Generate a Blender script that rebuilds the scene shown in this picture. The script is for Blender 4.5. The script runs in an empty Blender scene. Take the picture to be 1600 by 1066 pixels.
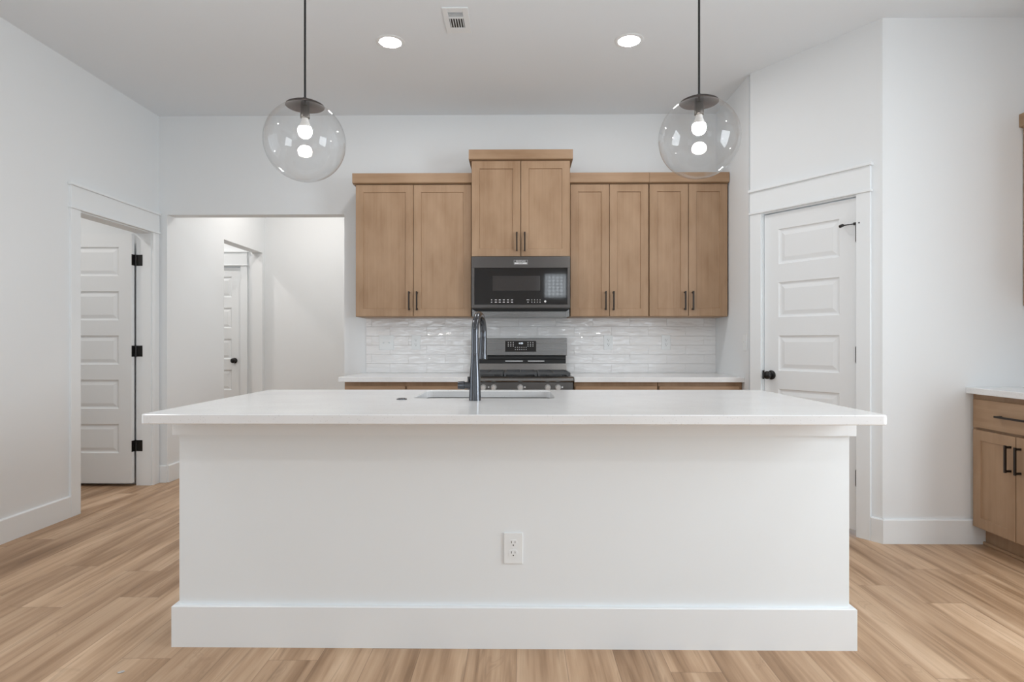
import bpy, bmesh, math, random
from mathutils import Vector, Matrix
random.seed(7)
PI = math.pi
SC = bpy.context.scene
COL = SC.collection

# ------------------------------------------------------------------ camera, world, lights, exposure
CAM_H = 1.167
cam_d = bpy.data.cameras.new('camera'); cam = bpy.data.objects.new('camera', cam_d); COL.objects.link(cam)
cam_d.sensor_width = 36.0; cam_d.lens = 36.0 * 950 / 1600
cam_d.shift_y = 2.0 / 1600; cam_d.clip_start = 0.02
cam.location = (0, 0, CAM_H); cam.rotation_euler = (PI / 2, 0, math.atan(0.0116))
SC.camera = cam

world = bpy.data.worlds.new('world'); SC.world = world; world.use_nodes = True
bg = world.node_tree.nodes['Background']
bg.inputs['Color'].default_value = (0.80, 0.89, 1.0, 1); bg.inputs['Strength'].default_value = 1.2

SC.view_settings.view_transform = 'Standard'; SC.view_settings.look = 'None'
SC.view_settings.gamma = 1.0; SC.view_settings.use_curve_mapping = False
SC.view_settings.exposure = -0.05
SC.cycles.max_bounces = 14; SC.cycles.diffuse_bounces = 8; SC.cycles.glossy_bounces = 5
SC.cycles.transparent_max_bounces = 12; SC.cycles.sample_clamp_indirect = 6.0
SC.cycles.caustics_reflective = False; SC.cycles.caustics_refractive = False

def area_light(name, loc, rot, sx, sy, power, color=(1, 1, 1)):
    l = bpy.data.lights.new(name, 'AREA'); l.shape = 'RECTANGLE'; l.size = sx; l.size_y = sy
    l.energy = power; l.color = color
    o = bpy.data.objects.new(name, l); COL.objects.link(o)
    o.location = loc; o.rotation_euler = rot
    return o
# daylight just outside the three rear windows, and fill at two added side windows
DAY = (0.87, 0.945, 1.0)
area_light('window_daylight_fill', (-2.05, -4.75, 1.30), (PI / 2, 0, 0), 1.7, 2.1, 20, DAY)
area_light('window_daylight_fill', (2.20, -4.75, 1.30), (PI / 2, 0, 0), 1.7, 2.1, 20, DAY)
area_light('window_daylight_fill', (0.83, -4.68, 2.45), (PI / 2, 0, 0), 0.8, 0.8, 20, DAY)
area_light('window_daylight_fill', (-3.25, 2.10, 1.55), (PI / 2, 0, -PI / 2), 1.6, 1.8, 15, DAY)  # fill light at the added left window
area_light('window_daylight_fill', (3.50, 0.95, 1.55), (PI / 2, 0, PI / 2), 1.8, 1.8, 140, DAY)  # fill light at the added right window
CAN_STRENGTH = 185.0
BULB_STRENGTH = 235.0
HALL_STRENGTH = 320.0

# ------------------------------------------------------------------ materials
def mat(name, color, rough=0.5, metal=0.0, spec=0.5, coat=0.0, emit=None, emit_s=0.0):
    m = bpy.data.materials.new(name); m.use_nodes = True
    b = m.node_tree.nodes['Principled BSDF']
    b.inputs['Base Color'].default_value = (*color, 1); b.inputs['Roughness'].default_value = rough
    b.inputs['Metallic'].default_value = metal; b.inputs['Specular IOR Level'].default_value = spec
    b.inputs['Coat Weight'].default_value = coat
    if emit:
        b.inputs['Emission Color'].default_value = (*emit, 1); b.inputs['Emission Strength'].default_value = emit_s
    return m
def nt(m):
    t = m.node_tree; return t, t.nodes, t.links, t.nodes['Principled BSDF']
def N(t, kind, **kw):
    n = t.nodes.new(kind)
    for k, v in kw.items(): setattr(n, k, v)
    return n
def math_n(t, op, a, b=None, c=None):
    n = t.nodes.new('ShaderNodeMath'); n.operation = op
    for i, x in enumerate((a, b, c)):
        if x is None: continue
        if isinstance(x, (int, float)): n.inputs[i].default_value = x
        else: t.links.new(x, n.inputs[i])
    return n.outputs[0]
def ramp(t, fac, stops):
    n = t.nodes.new('ShaderNodeValToRGB'); e = n.color_ramp.elements
    e[0].position, e[0].color = stops[0][0], (*stops[0][1], 1)
    e[1].position, e[1].color = stops[-1][0], (*stops[-1][1], 1)
    for p, c in stops[1:-1]:
        x = e.new(p); x.color = (*c, 1)
    t.links.new(fac, n.inputs[0]); return n.outputs[0]
def mix_rgb(t, kind, fac, a, b):
    n = t.nodes.new('ShaderNodeMix'); n.data_type = 'RGBA'; n.blend_type = kind
    for sock, x in ((n.inputs[0], fac), (n.inputs[6], a), (n.inputs[7], b)):
        if isinstance(x, (int, float)): sock.default_value = x
        elif isinstance(x, tuple): sock.default_value = (*x, 1)
        else: t.links.new(x, sock)
    return n.outputs[2]
def add_bump(m, scale, strength, dist=0.001, detail=2.0):
    t, n, l, b = nt(m)
    tc = N(t, 'ShaderNodeTexCoord'); no = N(t, 'ShaderNodeTexNoise')
    no.inputs['Scale'].default_value = scale; no.inputs['Detail'].default_value = detail
    bu = N(t, 'ShaderNodeBump'); bu.inputs['Strength'].default_value = strength; bu.inputs['Distance'].default_value = dist
    l.new(tc.outputs['Object'], no.inputs['Vector']); l.new(no.outputs[0], bu.inputs['Height']); l.new(bu.outputs[0], b.inputs['Normal'])

M = {}
M['wall'] = mat('wall_paint', (0.775, 0.80, 0.815), 0.6, spec=0.3); add_bump(M['wall'], 90, 0.05)
M['ceiling'] = mat('ceiling_paint', (0.785, 0.828, 0.865), 0.8, spec=0.2); add_bump(M['ceiling'], 60, 0.05)
M['trim'] = mat('trim_paint', (0.795, 0.825, 0.842), 0.42, spec=0.3)
M['door'] = mat('door_paint', (0.785, 0.81, 0.825), 0.42, spec=0.3)
M['island'] = mat('island_paint', (0.775, 0.81, 0.828), 0.5, spec=0.35)
M['plate'] = mat('switch_plate_plastic', (0.79, 0.82, 0.83), 0.35)
M['slot'] = mat('slot_black', (0.02, 0.02, 0.02), 0.6)
M['black'] = mat('black_metal', (0.012, 0.011, 0.011), 0.35, metal=0.3)
M['bronze'] = mat('bronze_handle', (0.018, 0.011, 0.007), 0.42, metal=0.2)
M['cord'] = mat('black_cord', (0.012, 0.012, 0.012), 0.6)
M['cap'] = mat('lamp_cap_bronze', (0.030, 0.024, 0.022), 0.45, metal=0.4)
M['socket'] = mat('lamp_socket', (0.20, 0.185, 0.17), 0.35, metal=0.8)
M['steel'] = mat('dark_stainless', (0.115, 0.108, 0.104), 0.30, metal=1.0)
M['steel_light'] = mat('brushed_stainless', (0.21, 0.208, 0.205), 0.26, metal=1.0)
M['sink'] = mat('sink_steel', (0.42, 0.42, 0.42), 0.32, metal=1.0)
M['gun'] = mat('gunmetal', (0.10, 0.105, 0.115), 0.22, metal=1.0)
M['glass_black'] = mat('black_glass', (0.008, 0.007, 0.007), 0.04, spec=0.6)
M['window_grey'] = mat('door_window_glass', (0.035, 0.031, 0.030), 0.08, spec=0.55)
M['iron'] = mat('cast_iron', (0.085, 0.088, 0.092), 0.36, metal=0.2)
M['knob'] = mat('knob_steel', (0.86, 0.86, 0.86), 0.42, metal=0.8)
M['ink'] = mat('pale_print', (0.72, 0.72, 0.72), 0.5)
M['led'] = mat('display_digits', (0.8, 0.85, 0.9), 0.5, emit=(0.8, 0.9, 1.0), emit_s=0.8)
M['can'] = mat('can_lens', (1, 1, 1), 0.5, emit=(1.0, 0.99, 0.985), emit_s=CAN_STRENGTH)
M['hall_can'] = mat('hall_can_lens', (1, 1, 1), 0.5, emit=(1.0, 0.93, 0.87), emit_s=HALL_STRENGTH)
M['bulb'] = mat('bulb_frosted', (1, 1, 1), 0.4, emit=(1.0, 0.97, 0.93), emit_s=BULB_STRENGTH)
M['bulb_neck'] = mat('bulb_collar', (0.85, 0.83, 0.80), 0.4)
M['chip'] = mat('chip_grey', (0.45, 0.44, 0.43), 0.5)
M['vent_dark'] = mat('vent_shade_dark', (0.05, 0.05, 0.05), 0.8)
M['window_glass'] = None

def make_wood(name, axis, dark=(0.275, 0.166, 0.092), mid=(0.352, 0.228, 0.138), light=(0.408, 0.273, 0.172)):
    m = mat(name, mid, 0.42, spec=0.35); t, n, l, b = nt(m)
    tc = N(t, 'ShaderNodeTexCoord')
    mp = N(t, 'ShaderNodeMapping'); s = [55, 55, 55]; s[axis] = 1.6
    mp.inputs['Scale'].default_value = s; l.new(tc.outputs['Object'], mp.inputs['Vector'])
    g = N(t, 'ShaderNodeTexNoise'); g.inputs['Scale'].default_value = 1.0; g.inputs['Detail'].default_value = 5; g.inputs['Roughness'].default_value = 0.6
    l.new(mp.outputs[0], g.inputs['Vector'])
    mp2 = N(t, 'ShaderNodeMapping'); s2 = [7, 7, 7]; s2[axis] = 3.2
    mp2.inputs['Scale'].default_value = s2; l.new(tc.outputs['Object'], mp2.inputs['Vector'])
    bl = N(t, 'ShaderNodeTexNoise'); bl.inputs['Scale'].default_value = 1.0; bl.inputs['Detail'].default_value = 3
    l.new(mp2.outputs[0], bl.inputs['Vector'])
    f = math_n(t, 'ADD', math_n(t, 'MULTIPLY', g.outputs[0], 0.34), math_n(t, 'MULTIPLY', bl.outputs[0], 0.66))
    c = ramp(t, f, [(0.30, dark), (0.5, mid), (0.70, light)])
    l.new(c, b.inputs['Base Color'])
    bu = N(t, 'ShaderNodeBump'); bu.inputs['Strength'].default_value = 0.06; bu.inputs['Distance'].default_value = 0.001
    l.new(g.outputs[0], bu.inputs['Height']); l.new(bu.outputs[0], b.inputs['Normal'])
    return m
M['wood'] = make_wood('maple_upright', 2)
M['wood_x'] = make_wood('maple_lengthwise', 0)
M['wood_y'] = make_wood('maple_crosswise', 1)

def make_floor():
    m = mat('plank_floor', (0.4, 0.27, 0.18), 0.42, spec=0.35); t, n, l, b = nt(m)
    tc = N(t, 'ShaderNodeTexCoord'); sx = N(t, 'ShaderNodeSeparateXYZ'); l.new(tc.outputs['Object'], sx.inputs[0])
    W, L = 0.182, 1.22
    rx = math_n(t, 'DIVIDE', math_n(t, 'ADD', sx.outputs[0], 20.03), W)
    row = math_n(t, 'FLOOR', rx); fx = math_n(t, 'FRACT', rx)
    wn = N(t, 'ShaderNodeTexWhiteNoise', noise_dimensions='1D'); l.new(row, wn.inputs['W'])
    ry = math_n(t, 'ADD', math_n(t, 'DIVIDE', math_n(t, 'ADD', sx.outputs[1], 20.0), L), wn.outputs[0])
    pl = math_n(t, 'FLOOR', ry); fy = math_n(t, 'FRACT', ry)
    cid = N(t, 'ShaderNodeCombineXYZ'); l.new(row, cid.inputs[0]); l.new(pl, cid.inputs[1])
    w3 = N(t, 'ShaderNodeTexWhiteNoise', noise_dimensions='3D'); l.new(cid.outputs[0], w3.inputs['Vector'])
    off = N(t, 'ShaderNodeVectorMath', operation='SCALE'); l.new(w3.outputs['Color'], off.inputs[0]); off.inputs['Scale'].default_value = 30
    addv = N(t, 'ShaderNodeVectorMath', operation='ADD'); l.new(tc.outputs['Object'], addv.inputs[0]); l.new(off.outputs[0], addv.inputs[1])
    def noise(scale, detail, dist=0.0, rough=0.55):
        mp = N(t, 'ShaderNodeMapping'); mp.inputs['Scale'].default_value = scale; l.new(addv.outputs[0], mp.inputs['Vector'])
        q = N(t, 'ShaderNodeTexNoise'); q.inputs['Scale'].default_value = 1; q.inputs['Detail'].default_value = detail
        q.inputs['Distortion'].default_value = dist; q.inputs['Roughness'].default_value = rough
        l.new(mp.outputs[0], q.inputs['Vector']); return q.outputs[0]
    broad = noise((9.0, 0.75, 1), 3, 0.5)
    streak = noise((34, 1.3, 1), 5, 0.7)
    fine = noise((210, 5.0, 1), 3)
    knot = noise((7.0, 2.2, 1), 2, 1.6)
    f = math_n(t, 'ADD', math_n(t, 'MULTIPLY', broad, 0.66), math_n(t, 'ADD', math_n(t, 'MULTIPLY', streak, 0.26), math_n(t, 'MULTIPLY', fine, 0.08)))
    base = ramp(t, f, [(0.30, (0.200, 0.113, 0.056)), (0.41, (0.350, 0.216, 0.124)), (0.51, (0.485, 0.321, 0.200)), (0.64, (0.620, 0.440, 0.294))])
    # cathedral rings where the knots sit
    rings = math_n(t, 'SINE', math_n(t, 'MULTIPLY', knot, 95.0))
    kmask = N(t, 'ShaderNodeMapRange'); l.new(knot, kmask.inputs[0]); kmask.inputs[1].default_value = 0.60; kmask.inputs[2].default_value = 0.74
    rfac = math_n(t, 'MULTIPLY', math_n(t, 'MULTIPLY', kmask.outputs[0], 0.30), math_n(t, 'ADD', math_n(t, 'MULTIPLY', rings, 0.5), 0.5))
    c1 = mix_rgb(t, 'MIX', rfac, base, (0.20, 0.118, 0.066))
    vein = noise((24, 0.85, 1), 4, 1.1, 0.62)
    vm = N(t, 'ShaderNodeMapRange'); l.new(vein, vm.inputs[0]); vm.inputs[1].default_value = 0.57; vm.inputs[2].default_value = 0.72
    c1 = mix_rgb(t, 'MIX', math_n(t, 'MULTIPLY', vm.outputs[0], 0.60), c1, (0.185, 0.108, 0.056))
    tone = ramp(t, w3.outputs['Value'], [(0.0, (0.86, 0.84, 0.82)), (0.5, (1.0, 1.0, 1.0)), (1.0, (1.10, 1.11, 1.12))])
    c2 = mix_rgb(t, 'MULTIPLY', 1.0, c1, tone)
    ex = math_n(t, 'MINIMUM', fx, math_n(t, 'SUBTRACT', 1.0, fx)); ey = math_n(t, 'MINIMUM', fy, math_n(t, 'SUBTRACT', 1.0, fy))
    sxm = math_n(t, 'LESS_THAN', ex, 0.006); sym = math_n(t, 'LESS_THAN', ey, 0.0010)
    seam = math_n(t, 'MAXIMUM', sxm, sym)
    c3 = mix_rgb(t, 'MIX', math_n(t, 'MULTIPLY', seam, 0.55), c2, (0.12, 0.07, 0.04))
    l.new(c3, b.inputs['Base Color'])
    bu = N(t, 'ShaderNodeBump'); bu.inputs['Strength'].default_value = 0.12; bu.inputs['Distance'].default_value = 0.001
    l.new(math_n(t, 'SUBTRACT', fine, seam), bu.inputs['Height']); l.new(bu.outputs[0], b.inputs['Normal'])
    return m
M['floor'] = make_floor()

def make_quartz():
    m = mat('white_quartz', (0.82, 0.81, 0.80), 0.16, spec=0.5); t, n, l, b = nt(m)
    tc = N(t, 'ShaderNodeTexCoord')
    v = N(t, 'ShaderNodeTexVoronoi'); v.inputs['Scale'].default_value = 170; l.new(tc.outputs['Object'], v.inputs['Vector'])
    w = N(t, 'ShaderNodeSeparateColor'); l.new(v.outputs['Color'], w.inputs[0])
    pick = math_n(t, 'GREATER_THAN', w.outputs[0], 0.86); near = math_n(t, 'LESS_THAN', v.outputs['Distance'], 0.36)
    sp = math_n(t, 'MULTIPLY', math_n(t, 'MULTIPLY', pick, near), w.outputs[1])
    no = N(t, 'ShaderNodeTexNoise'); no.inputs['Scale'].default_value = 5; l.new(tc.outputs['Object'], no.inputs['Vector'])
    basec = ramp(t, no.outputs[0], [(0.3, (0.735, 0.74, 0.74)), (0.7, (0.775, 0.78, 0.785))])
    c = mix_rgb(t, 'MIX', math_n(t, 'MULTIPLY', sp, 0.45), basec, (0.42, 0.41, 0.40))
    l.new(c, b.inputs['Base Color']); return m
M['quartz'] = make_quartz()

def make_tile():
    m = mat('glossy_white_tile', (0.83, 0.83, 0.83), 0.05, spec=0.8); t, n, l, b = nt(m)
    tc = N(t, 'ShaderNodeTexCoord'); sx = N(t, 'ShaderNodeSeparateXYZ'); l.new(tc.outputs['Object'], sx.inputs[0])
    cv = N(t, 'ShaderNodeCombineXYZ')
    l.new(math_n(t, 'ADD', sx.outputs[0], 10.06), cv.inputs[0]); l.new(math_n(t, 'SUBTRACT', sx.outputs[2], 0.914), cv.inputs[1])
    br = N(t, 'ShaderNodeTexBrick'); l.new(cv.outputs[0], br.inputs['Vector'])
    br.inputs['Color1'].default_value = (0.0, 0.0, 0.0, 1); br.inputs['Color2'].default_value = (1, 1, 1, 1); br.inputs['Mortar'].default_value = (0.5, 0.5, 0.5, 1)
    br.inputs['Scale'].default_value = 1.0; br.inputs['Brick Width'].default_value = 0.3048; br.inputs['Row Height'].default_value = 0.0762
    br.inputs['Mortar Size'].default_value = 0.0014; br.inputs['Mortar Smooth'].default_value = 0.35; br.inputs['Bias'].default_value = 0.0
    offs = N(t, 'ShaderNodeVectorMath', operation='SCALE'); l.new(br.outputs['Color'], offs.inputs[0]); offs.inputs['Scale'].default_value = 13.0
    ad = N(t, 'ShaderNodeVectorMath', operation='ADD'); l.new(cv.outputs[0], ad.inputs[0]); l.new(offs.outputs[0], ad.inputs[1])
    mp = N(t, 'ShaderNodeMapping'); mp.inputs['Scale'].default_value = (7, 22, 7); l.new(ad.outputs[0], mp.inputs['Vector'])
    no = N(t, 'ShaderNodeTexNoise'); no.inputs['Scale'].default_value = 1; no.inputs['Detail'].default_value = 1.5; l.new(mp.outputs[0], no.inputs['Vector'])
    c = mix_rgb(t, 'MIX', br.outputs['Fac'], (0.83, 0.83, 0.83), (0.765, 0.765, 0.765))
    l.new(c, b.inputs['Base Color'])
    h = math_n(t, 'SUBTRACT', math_n(t, 'MULTIPLY', no.outputs[0], 0.9), math_n(t, 'MULTIPLY', br.outputs['Fac'], 0.16))
    bu = N(t, 'ShaderNodeBump'); bu.inputs['Strength'].default_value = 1.0; bu.inputs['Distance'].default_value = 0.014
    l.new(h, bu.inputs['Height']); l.new(bu.outputs[0], b.inputs['Normal'])
    l.new(math_n(t, 'ADD', math_n(t, 'MULTIPLY', br.outputs['Fac'], 0.5), 0.05), b.inputs['Roughness'])
    return m
M['tile'] = make_tile()

def make_clear_glass(name, tint=(1, 1, 1)):
    m = bpy.data.materials.new(name); m.use_nodes = True; t = m.node_tree; t.nodes.clear()
    out = N(t, 'ShaderNodeOutputMaterial'); mx = N(t, 'ShaderNodeMixShader'); fr = N(t, 'ShaderNodeFresnel'); 
    geo = N(t, 'ShaderNodeNewGeometry'); t.links.new(math_n(t, 'ADD', math_n(t, 'MULTIPLY', geo.outputs['Backfacing'], 1 / 1.5 - 1.5), 1.5), fr.inputs['IOR'])
    tr = N(t, 'ShaderNodeBsdfTransparent'); gl = N(t, 'ShaderNodeBsdfGlossy'); gl.inputs['Roughness'].default_value = 0.0
    lw = N(t, 'ShaderNodeLayerWeight'); lw.inputs['Blend'].default_value = 0.12
    tr_c = ramp(t, lw.outputs['Facing'], [(0.0, tint), (0.55, tuple(x * 0.93 for x in tint)), (1.0, tuple(x * 0.66 for x in tint))])
    t.links.new(tr_c, tr.inputs[0])
    t.links.new(fr.outputs[0], mx.inputs[0]); t.links.new(tr.outputs[0], mx.inputs[1]); t.links.new(gl.outputs[0], mx.inputs[2]); t.links.new(mx.outputs[0], out.inputs[0])
    return m
M['globe'] = make_clear_glass('clear_globe_glass', (0.985, 0.985, 0.985))
M['window_glass'] = make_clear_glass('window_pane_glass')

def add_brushed(m, axis):
    t, n, l, b = nt(m)
    tc = N(t, 'ShaderNodeTexCoord'); mp = N(t, 'ShaderNodeMapping'); s = [260, 260, 260]; s[axis] = 2
    mp.inputs['Scale'].default_value = s; l.new(tc.outputs['Object'], mp.inputs['Vector'])
    no = N(t, 'ShaderNodeTexNoise'); no.inputs['Scale'].default_value = 1; l.new(mp.outputs[0], no.inputs['Vector'])
    r0 = b.inputs['Roughness'].default_value
    l.new(math_n(t, 'ADD', math_n(t, 'MULTIPLY', no.outputs[0], 0.12), r0 - 0.06), b.inputs['Roughness'])
add_brushed(M['steel'], 0); add_brushed(M['steel_light'], 0)

# ------------------------------------------------------------------ mesh helpers
class MB:
    """collects shapes for ONE mesh object"""
    def __init__(self): self.bm = bmesh.new()
    def verts(self, cos): return [self.bm.verts.new(c) for c in cos]
    def face(self, vs):
        try: return self.bm.faces.new(vs)
        except ValueError: return None
    def box(self, x0, x1, y0, y1, z0, z1, bevel=0.0, seg=1):
        b2 = bmesh.new() if bevel else self.bm
        c = [(x, y, z) for z in (z0, z1) for y in (y0, y1) for x in (x0, x1)]
        v = [b2.verts.new(p) for p in c]
        for f in ((0, 2, 3, 1), (4, 5, 7, 6), (0, 1, 5, 4), (2, 6, 7, 3), (0, 4, 6, 2), (1, 3, 7, 5)): b2.faces.new([v[i] for i in f])
        if bevel:
            bmesh.ops.bevel(b2, geom=list(b2.edges), offset=bevel, segments=seg, profile=0.5, affect='EDGES', clamp_overlap=True)
            self.merge(b2)
        return self
    def merge(self, b2, mtx=None):
        if mtx is not None: b2.transform(mtx)
        me = bpy.data.meshes.new('tmp'); b2.to_mesh(me); b2.free(); self.bm.from_mesh(me); bpy.data.meshes.remove(me); return self
    def prism(self, pts, axis, a, b, bevel=0.0, seg=1):
        """extrude a 2D outline along an axis; pts give the other two coordinates in order"""
        def P(p, h):
            q = [p[0], p[1]]; q.insert(axis, h); return q
        b2 = bmesh.new()
        lo = [b2.verts.new(P(p, a)) for p in pts]; hi = [b2.verts.new(P(p, b)) for p in pts]
        n = len(pts)
        b2.faces.new(lo); b2.faces.new(hi[::-1])
        for i in range(n): b2.faces.new([lo[i], hi[i], hi[(i + 1) % n], lo[(i + 1) % n]])
        bmesh.ops.recalc_face_normals(b2, faces=b2.faces)
        if bevel: bmesh.ops.bevel(b2, geom=list(b2.edges), offset=bevel, segments=seg, profile=0.5, affect='EDGES', clamp_overlap=True)
        return self.merge(b2)
    def lathe(self, prof, seg=32, mtx=None, cap=True):
        """prof: list of (r, z); spun about local z, then moved by mtx"""
        b2 = bmesh.new(); rings = []
        for r, z in prof:
            if r < 1e-6: rings.append([b2.verts.new((0, 0, z))])
            else: rings.append([b2.verts.new((r * math.cos(2 * PI * i / seg), r * math.sin(2 * PI * i / seg), z)) for i in range(seg)])
        for A, B in zip(rings, rings[1:]):
            for i in range(seg):
                j = (i + 1) % seg
                if len(A) == 1 and len(B) == 1: continue
                if len(A) == 1: b2.faces.new([A[0], B[j], B[i]])
                elif len(B) == 1: b2.faces.new([A[i], A[j], B[0]])
                else: b2.faces.new([A[i], A[j], B[j], B[i]])
        if cap:
            if len(rings[0]) > 1: b2.faces.new(rings[0][::-1])
            if len(rings[-1]) > 1: b2.faces.new(rings[-1])
        bmesh.ops.recalc_face_normals(b2, faces=b2.faces)
        for f in b2.faces: f.smooth = True
        return self.merge(b2, mtx)
    def cyl(self, p0, p1, r, r1=None, seg=20):
        p0, p1 = Vector(p0), Vector(p1); d = p1 - p0
        mtx = Matrix.Translation(p0) @ d.to_track_quat('Z', 'Y').to_matrix().to_4x4()
        return self.lathe([(r, 0), (r if r1 is None else r1, d.length)], seg, mtx)
    def tube(self, pts, radii, seg=16):
        pts = [Vector(p) for p in pts]; b2 = bmesh.new(); rings = []
        if isinstance(radii, (int, float)): radii = [radii] * len(pts)
        up = Vector((1, 0.13, 0.07)).normalized()
        for i, p in enumerate(pts):
            tan = (pts[min(i + 1, len(pts) - 1)] - pts[max(i - 1, 0)]).normalized()
            u = (up - tan * up.dot(tan)).normalized(); w = tan.cross(u); up = u
            rings.append([b2.verts.new(p + (u * math.cos(2 * PI * k / seg) + w * math.sin(2 * PI * k / seg)) * radii[i]) for k in range(seg)])
        for A, B in zip(rings, rings[1:]):
            for k in range(seg): b2.faces.new([A[k], A[(k + 1) % seg], B[(k + 1) % seg], B[k]])
        b2.faces.new(rings[0][::-1]); b2.faces.new(rings[-1])
        bmesh.ops.recalc_face_normals(b2, faces=b2.faces)
        for f in b2.faces: f.smooth = True
        return self.merge(b2)
    def build(self, name, m, parent=None, smooth_angle=40):
        bmesh.ops.recalc_face_normals(self.bm, faces=self.bm.faces) if False else None
        me = bpy.data.meshes.new(name); self.bm.to_mesh(me); self.bm.free()
        me.materials.append(m)
        if any(p.use_smooth for p in me.polygons):
            try: me.set_sharp_from_angle(angle=math.radians(smooth_angle))
            except Exception: pass
        o = bpy.data.objects.new(name, me); COL.objects.link(o)
        if parent is not None: o.parent = parent
        return o

def tag(o, label=None, cat=None, group=None, kind=None):
    if label: o['label'] = label
    if cat: o['category'] = cat
    if group: o['group'] = group
    if kind: o['kind'] = kind
    return o
def thing(name, loc, label, cat, rz=0.0, group=None, kind=None):
    o = bpy.data.objects.new(name, None); COL.objects.link(o); o.empty_display_size = 0.1
    o.location = loc; o.rotation_euler = (0, 0, rz)
    return tag(o, label, cat, group, kind)
def copy_tree(o, parent=None):
    c = o.copy(); COL.objects.link(c)
    if parent is not None: c.parent = parent
    for ch in [x for x in o.children]: copy_tree(ch, c)
    return c
def struct(mb, name, m, label, cat): return tag(mb.build(name, m), label, cat, kind='structure')

def text_mesh(body, size, m, name, parent, loc, rot=(PI / 2, 0, 0), align='CENTER', depth=0.0004):
    cu = bpy.data.curves.new('txt', 'FONT'); cu.body = body; cu.size = size; cu.align_x = align; cu.align_y = 'CENTER'; cu.extrude = depth
    to = bpy.data.objects.new('txt', cu); COL.objects.link(to)
    dg = bpy.context.evaluated_depsgraph_get()
    me = bpy.data.meshes.new_from_object(to.evaluated_get(dg)); bpy.data.objects.remove(to); bpy.data.curves.remove(cu)
    me.name = name; me.materials.clear(); me.materials.append(m)
    me.transform(Matrix.Translation(Vector(loc)) @ Matrix.Rotation(rot[2], 4, 'Z') @ Matrix.Rotation(rot[0], 4, 'X'))
    o = bpy.data.objects.new(name, me); COL.objects.link(o); o.parent = parent
    return o

# ------------------------------------------------------------------ the room
H = 3.05; T = 0.12
YB = 5.03                      # face of the kitchen's back wall
XL, XR = -3.0, 3.24            # left and right walls
XH = -2.93                     # hall's left wall
YR = -4.5                      # rear wall of the living room
YE = 6.98                      # end wall of the hall
P1 = Vector((1.62, 4.28, 0)); P2 = Vector((2.11, 3.555, 0))
PDIR = (P2 - P1).normalized(); PANG = math.atan2(PDIR.y, PDIR.x); PLEN = (P2 - P1).length

struct(MB().box(-6.2, XR + T, YR - T, 8.2, -0.10, 0.0), 'floor', M['floor'], 'oak plank floor running the length of the room', 'floor')
struct(MB().box(-6.2, XR + T, YR - T, 8.2, H, H + 0.10), 'ceiling', M['ceiling'], 'flat pale grey painted ceiling', 'ceiling')
DL0, DL1, DTOP = 4.112, 4.920, 2.055     # clear opening of the left doorway
SWZ0, SWZ1 = 0.65, 2.45       # added unseen side windows that light the opposite walls
SWL, SWR = (1.3, 2.9), (0.05, 1.85)
SW0, SW1 = SWL
lw = MB(); lw.box(XL - T, XL, YR, SW0, 0, H); lw.box(XL - T, XL, SW0, SW1, 0, SWZ0); lw.box(XL - T, XL, SW0, SW1, SWZ1, H)
struct(lw.prism([(SW1, 0), (DL0 - .02, 0), (DL0 - .02, DTOP + .02), (DL1 + .02, DTOP + .02), (DL1 + .02, 0), (YB + T, 0), (YB + T, H), (SW1, H)], 0, XL - T, XL),
       'wall_left', M['wall'], 'white painted left wall with the open doorway', 'wall')
struct(MB().prism([(XL, 0), (XH, 0), (XH, 2.229), (-1.45, 2.229), (-1.45, 0), (1.74, 0), (1.74, H), (XL, H)], 1, YB, YB + T, ),
       'wall_back', M['wall'], 'white painted back wall behind the range with the hall opening', 'wall')
SW0, SW1 = SWR
rwl = MB().box(XR, XR + T, SW1, YB + T, 0, H)
rwl.box(XR, XR + T, YR, SW0, 0, H); rwl.box(XR, XR + T, SW0, SW1, 0, SWZ0); rwl.box(XR, XR + T, SW0, SW1, SWZ1, H)
struct(rwl, 'wall_right', M['wall'], 'white painted wall behind the right-hand cabinets', 'wall')
struct(MB().box(P1.x, P1.x + T, P1.y + 0.03, YB, 0, H), 'wall_side', M['wall'], 'narrow white side wall at the right end of the kitchen run', 'wall')
# slanted pantry wall, local x along it
PO0, PO1, PTOP = 0.100, 0.727, 2.045
pw = MB().prism([(0, 0), (PO0 - .02, 0), (PO0 - .02, PTOP + .02), (PO1 + .02, PTOP + .02), (PO1 + .02, 0), (PLEN, 0), (PLEN, H), (0, H)], 1, 0.0, T).build('wall_pantry', M['wall'])
pw.location = P1; pw.rotation_euler = (0, 0, PANG); tag(pw, 'slanted white wall around the closed pantry door', 'wall', kind='structure')
struct(MB().box(P2.x, XR, P2.y, P2.y + T, 0, H), 'wall_front', M['wall'], 'white wall facing the room right of the pantry door', 'wall')
# hall and the rooms beyond
HO0, HO1, HOZ = 6.004, 6.908, 2.19
struct(MB().prism([(YB + T, 0), (HO0, 0), (HO0, HOZ), (HO1, HOZ), (HO1, 0), (YE, 0), (YE, H), (YB + T, H)], 0, XH - T, XH), 'wall_hall', M['wall'], 'left wall of the hall with a square opening', 'wall')
EDX0, EDX1, EDZ = -4.035, -3.215, 2.04
struct(MB().prism([(-5.0, 0), (EDX0 - .02, 0), (EDX0 - .02, EDZ + .02), (EDX1 + .02, EDZ + .02), (EDX1 + .02, 0), (-1.33, 0), (-1.33, H), (-5.0, H)], 1, YE, YE + T), 'wall_end', M['wall'], 'warm white end wall of the hall', 'wall')
struct(MB().box(-1.45, -1.33, YB + T, YE, 0, H), 'wall_hall_right', M['wall'], 'right wall of the hall behind the kitchen', 'wall')
struct(MB().box(-6.1, XL - T, 4.975, 5.42, 0, H), 'wall_bedroom_back', M['wall'], 'back wall of the room behind the open door', 'wall')
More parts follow.
